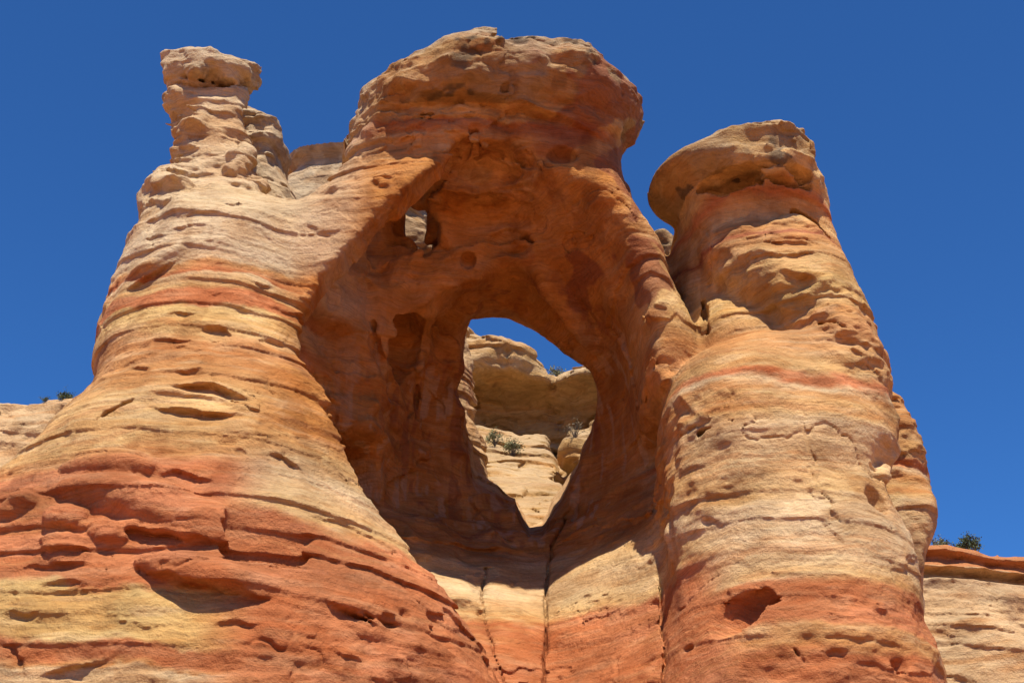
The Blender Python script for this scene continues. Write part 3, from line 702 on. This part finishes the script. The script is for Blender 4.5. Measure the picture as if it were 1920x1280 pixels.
tag(piece(['rear_cap'], "rock_pinnacle"), "tiny capped pinnacle just showing behind the hoodoo neck against open sky", "rock")
tag(piece(['rear_knob'], "boulder"), "small grey topped rock in the gap between the arch leg and the beaked tower", "rock")
tag(piece(['gully'], "slickrock_slope"), "smooth cracked gully slope falling from the arch opening", None, kind="structure")

def far_colour(V, N, base_c, kind):
    x, y, z = (V[:, i].astype(np.float32) for i in range(3))
    zz = z + 0.4*fbm(x, y, z, 5, 2, 71)
    c = np.tile(base_c, (len(V), 1))
    n = vnoise(x/5, y/5, zz/0.5, 72); c = mixc(c, c*np.array([.95, .72, .52]), 0.6*sstep(0, .5, n))
    c = mixc(c, CREAM, 0.5*sstep(.1, .5, vnoise(x/6, y/6, zz/0.4, 73)))
    c = c*(1+.18*fbm(x, y, z, 2.2, 3, 75))[:, None]
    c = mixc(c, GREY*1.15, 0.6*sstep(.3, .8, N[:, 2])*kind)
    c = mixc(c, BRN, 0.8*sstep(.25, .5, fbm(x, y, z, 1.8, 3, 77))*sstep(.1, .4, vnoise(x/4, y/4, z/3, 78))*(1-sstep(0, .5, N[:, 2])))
    return np.clip(c, .01, .8)
FARM = rock_material("far_sandstone", 1.5)
def far_piece(name, fn, lo, hi, vox, base_c, kind, label, cat, sub=None):
    V2, Q2 = mesh_field(fn, None, np.array(lo, float), np.array(hi, float), vox)
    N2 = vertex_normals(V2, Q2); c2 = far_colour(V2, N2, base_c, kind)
    if name == "right": 
        zz = V2[:, 2] + 0.055*(V2[:, 0]-38); c2 = mixc(c2, RED*.8+ORG*.2, sstep(34.9, 35.1, zz)*0.9); c2 = mixc(c2, GREY, 0.6*sstep(34.6, 34.3, zz)*sstep(31, 34, zz))
    if sub is None:
        return tag(link_mesh("cliff", V2, Q2, N2, c2, FARM), label, cat)
    lab2 = np.argmin(np.stack([s_(V2[:, 0], V2[:, 1], V2[:, 2]) for s_ in sub], 1), 1)[Q2[:, 0]]
    root = tag(link_mesh("cliff", V2, Q2[lab2 == 0], N2, c2, FARM), label, cat)
    for i in range(1, len(sub)):
        if (lab2 == i).any(): link_mesh("cap_rock", V2, Q2[lab2 == i], N2, c2, FARM, root)
    return root
FV = max(0.16, VOX*1.4)
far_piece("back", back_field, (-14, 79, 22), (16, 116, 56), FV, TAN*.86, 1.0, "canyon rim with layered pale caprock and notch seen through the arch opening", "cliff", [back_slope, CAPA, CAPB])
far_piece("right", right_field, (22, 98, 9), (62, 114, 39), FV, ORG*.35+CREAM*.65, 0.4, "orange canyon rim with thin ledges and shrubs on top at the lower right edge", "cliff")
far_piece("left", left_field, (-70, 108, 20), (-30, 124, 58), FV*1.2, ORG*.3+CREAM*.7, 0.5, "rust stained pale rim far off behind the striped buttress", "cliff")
print("far", time.time()-T0)

# ---------------------------------------------------------------- ground
def ground():
    xs = np.concatenate([-np.geomspace(3000, 62, 22), np.linspace(-60, 60, 81), np.geomspace(62, 3000, 22)])
    ys = np.concatenate([-np.geomspace(3000, 32, 22), np.linspace(-30, 130, 107), np.geomspace(132, 3000, 22)])
    X, Y = np.meshgrid(xs, ys, indexing='ij')
    Z = 10.0*sstep(10, 44, Y) + 0.5*fbm(X.astype(np.float32), Y.astype(np.float32), 0*X.astype(np.float32), 9.0, 3, 81)*sstep(3, 12, np.hypot(X, Y))*sstep(60, 40, np.abs(Y-10)) - 0.15
    n0, n1 = X.shape; idx = np.arange(n0*n1).reshape(n0, n1)
    V3 = np.stack([X, Y, Z], 2).reshape(-1, 3)
    Q3 = np.stack([idx[:-1, :-1], idx[1:, :-1], idx[1:, 1:], idx[:-1, 1:]], 2).reshape(-1, 4)
    N3 = vertex_normals(V3, Q3)
    c3 = np.tile(RED*.5+ORG*.5, (len(V3), 1))*(1+.2*fbm(V3[:, 0], V3[:, 1], V3[:, 2], 6, 3, 83))[:, None]
    tag(link_mesh("ground", V3, Q3, N3, c3, FARM, loc=np.zeros(3)), "red sandy slope below the rocks", None, kind="structure")
ground()

# ---------------------------------------------------------------- shrubs
def plain(name, c, rough=0.8):
    m = bpy.data.materials.new(name); m.use_nodes = True; t = m.node_tree; b = t.nodes["Principled BSDF"]
    b.inputs["Roughness"].default_value = rough
    nz = t.nodes.new("ShaderNodeTexNoise"); nz.inputs["Scale"].default_value = 2.5
    rp = t.nodes.new("ShaderNodeValToRGB"); e = rp.color_ramp.elements
    e[0].position, e[1].position = .3, .7; e[0].color = (*[k*.6 for k in c], 1); e[1].color = (*[min(k*1.4, 1) for k in c], 1)
    t.links.new(nz.outputs["Fac"], rp.inputs[0]); t.links.new(rp.outputs[0], b.inputs["Base Color"])
    return m
LEAF = plain("leaf_green", (.075, .10, .035)); SAGE = plain("leaf_sage", (.17, .17, .07)); DRY = plain("leaf_dry", (.20, .15, .08)); TWIG = plain("twig", (.10, .07, .05))
def raw_mesh(name, verts, faces, mat, parent=None, loc=(0, 0, 0)):
    me = bpy.data.meshes.new(name); me.from_pydata([tuple(v) for v in verts], [], faces); me.materials.append(mat); me.update()
    o = bpy.data.objects.new(name, me); C.collection.objects.link(o); o.parent = parent; o.location = loc
    return o
def shrub(loc, w, h, mat, label, seed, leaves=900, group=None):
    r = np.random.default_rng(seed); sv, sf, lv, lf = [], [], [], []
    tips = []
    def stick(a, b, ra, rb):
        i = len(sv); d = b-a; u = np.cross(d, [0, 0, 1.0]); u /= max(np.linalg.norm(u), 1e-6); v = np.cross(d, u); v /= max(np.linalg.norm(v), 1e-6)
        for p, q in ((a, ra), (b, rb)):
            for k in range(4):
                t = k*math.pi/2; sv.append(p+q*(u*math.cos(t)+v*math.sin(t)))
        for k in range(4): sf.append((i+k, i+(k+1) % 4, i+4+(k+1) % 4, i+4+k))
    for k in range(int(16+w*4)):
        az = r.uniform(0, 6.283); sp = r.uniform(.1, 1)**.7
        top = np.array([math.cos(az)*sp*w/2, math.sin(az)*sp*w/2, h*(1-.55*sp*sp)*r.uniform(.65, 1.05)])
        mid = top*np.array([.45, .45, .55])+r.normal(0, .04*w, 3); mid[2] = abs(mid[2])
        stick(np.array([0, 0, -.25]), mid, .03*w*.6, .018*w*.6); stick(mid, top, .018*w*.6, .006*w)
        tips += [mid*.4+top*.6, top, top]
        for q in range(2):
            e = top + r.normal(0, .13*w, 3); e[2] = max(e[2], .1*h); stick(mid*.3+top*.7, e, .01*w, .004*w); tips.append(e)
    for k in range(leaves):
        p = tips[r.integers(len(tips))] + r.normal(0, .075*w, 3)
        if p[2] < 0: continue
        a = r.normal(0, 1, 3); a[2] += .6; a /= np.linalg.norm(a); b = np.cross(a, r.normal(0, 1, 3)); b /= np.linalg.norm(b)
        L_ = r.uniform(.05, .10)*w; W_ = L_*.33; i = len(lv)
        lv.extend([p-b*W_, p+a*L_*.5-b*W_*.9, p+a*L_, p+b*W_]); lf.append((i, i+1, i+2, i+3))
    o = raw_mesh("shrub", lv, lf, mat, None, loc); tag(o, label, "shrub", group)
    raw_mesh("stems", sv, sf, TWIG, o)
def drop(fn, x, y, z0, z1):                 # ground height under (x, y)
    zz = np.arange(z1, z0, -0.05); v = fn(np.full(len(zz), x), np.full(len(zz), y), zz); i = np.argmax(v < 0); return np.array([x, y, zz[i]])
def rim_spot(fn, px, row, y, z0, z1):
    x = P(px, row, y)[0]; return drop(fn, x, y, z0, z1)
shrub(rim_spot(right_base, 1820, 1045, 109.3, 30, 40), 2.0, 1.55, LEAF, "fuller round green shrub on the right hand canyon rim", 11, 1500)
shrub(rim_spot(right_base, 1766, 1040, 109.6, 30, 40), 1.7, 1.5, SAGE, "smaller grey green shrub close to the buttress on the right hand rim", 12, 700)
shrub(rim_spot(left_base, 122, 742, 119.6, 50, 60), 1.7, .75, LEAF, "larger dark green shrub on the far rim beside the striped buttress", 13, 900)
shrub(rim_spot(left_base, 88, 746, 119.8, 50, 60), 1.0, .5, LEAF, "little low green shrub farther out on the same rust stained rim", 14, 500)
for (px, py, w_, h_, mat, lab_, sd) in [(928, 828, 1.3, .95, SAGE, "upper sage clump on the ledge seen through the arch opening", 15), (962, 848, 1.5, 1.05, SAGE, "lower and wider sage clump on the ledge seen through the arch", 16), (1078, 815, 1.4, 1.2, DRY, "dry bare bush beside the dark cleft inside the arch opening", 17)]:
    h3 = hit_in(back_base, px, py+4, 80, 115)
    if h3 is not None: shrub(h3, w_, h_, mat, lab_, sd, 700 if mat is not DRY else 220)
h3 = P(1040, 700, 109.5); shrub(np.array([h3[0], h3[1], h3[2]-1.2]), 2.0, 1.9, SAGE, "thin grey shrub in the notch between the two pale caprocks", 18, 500)
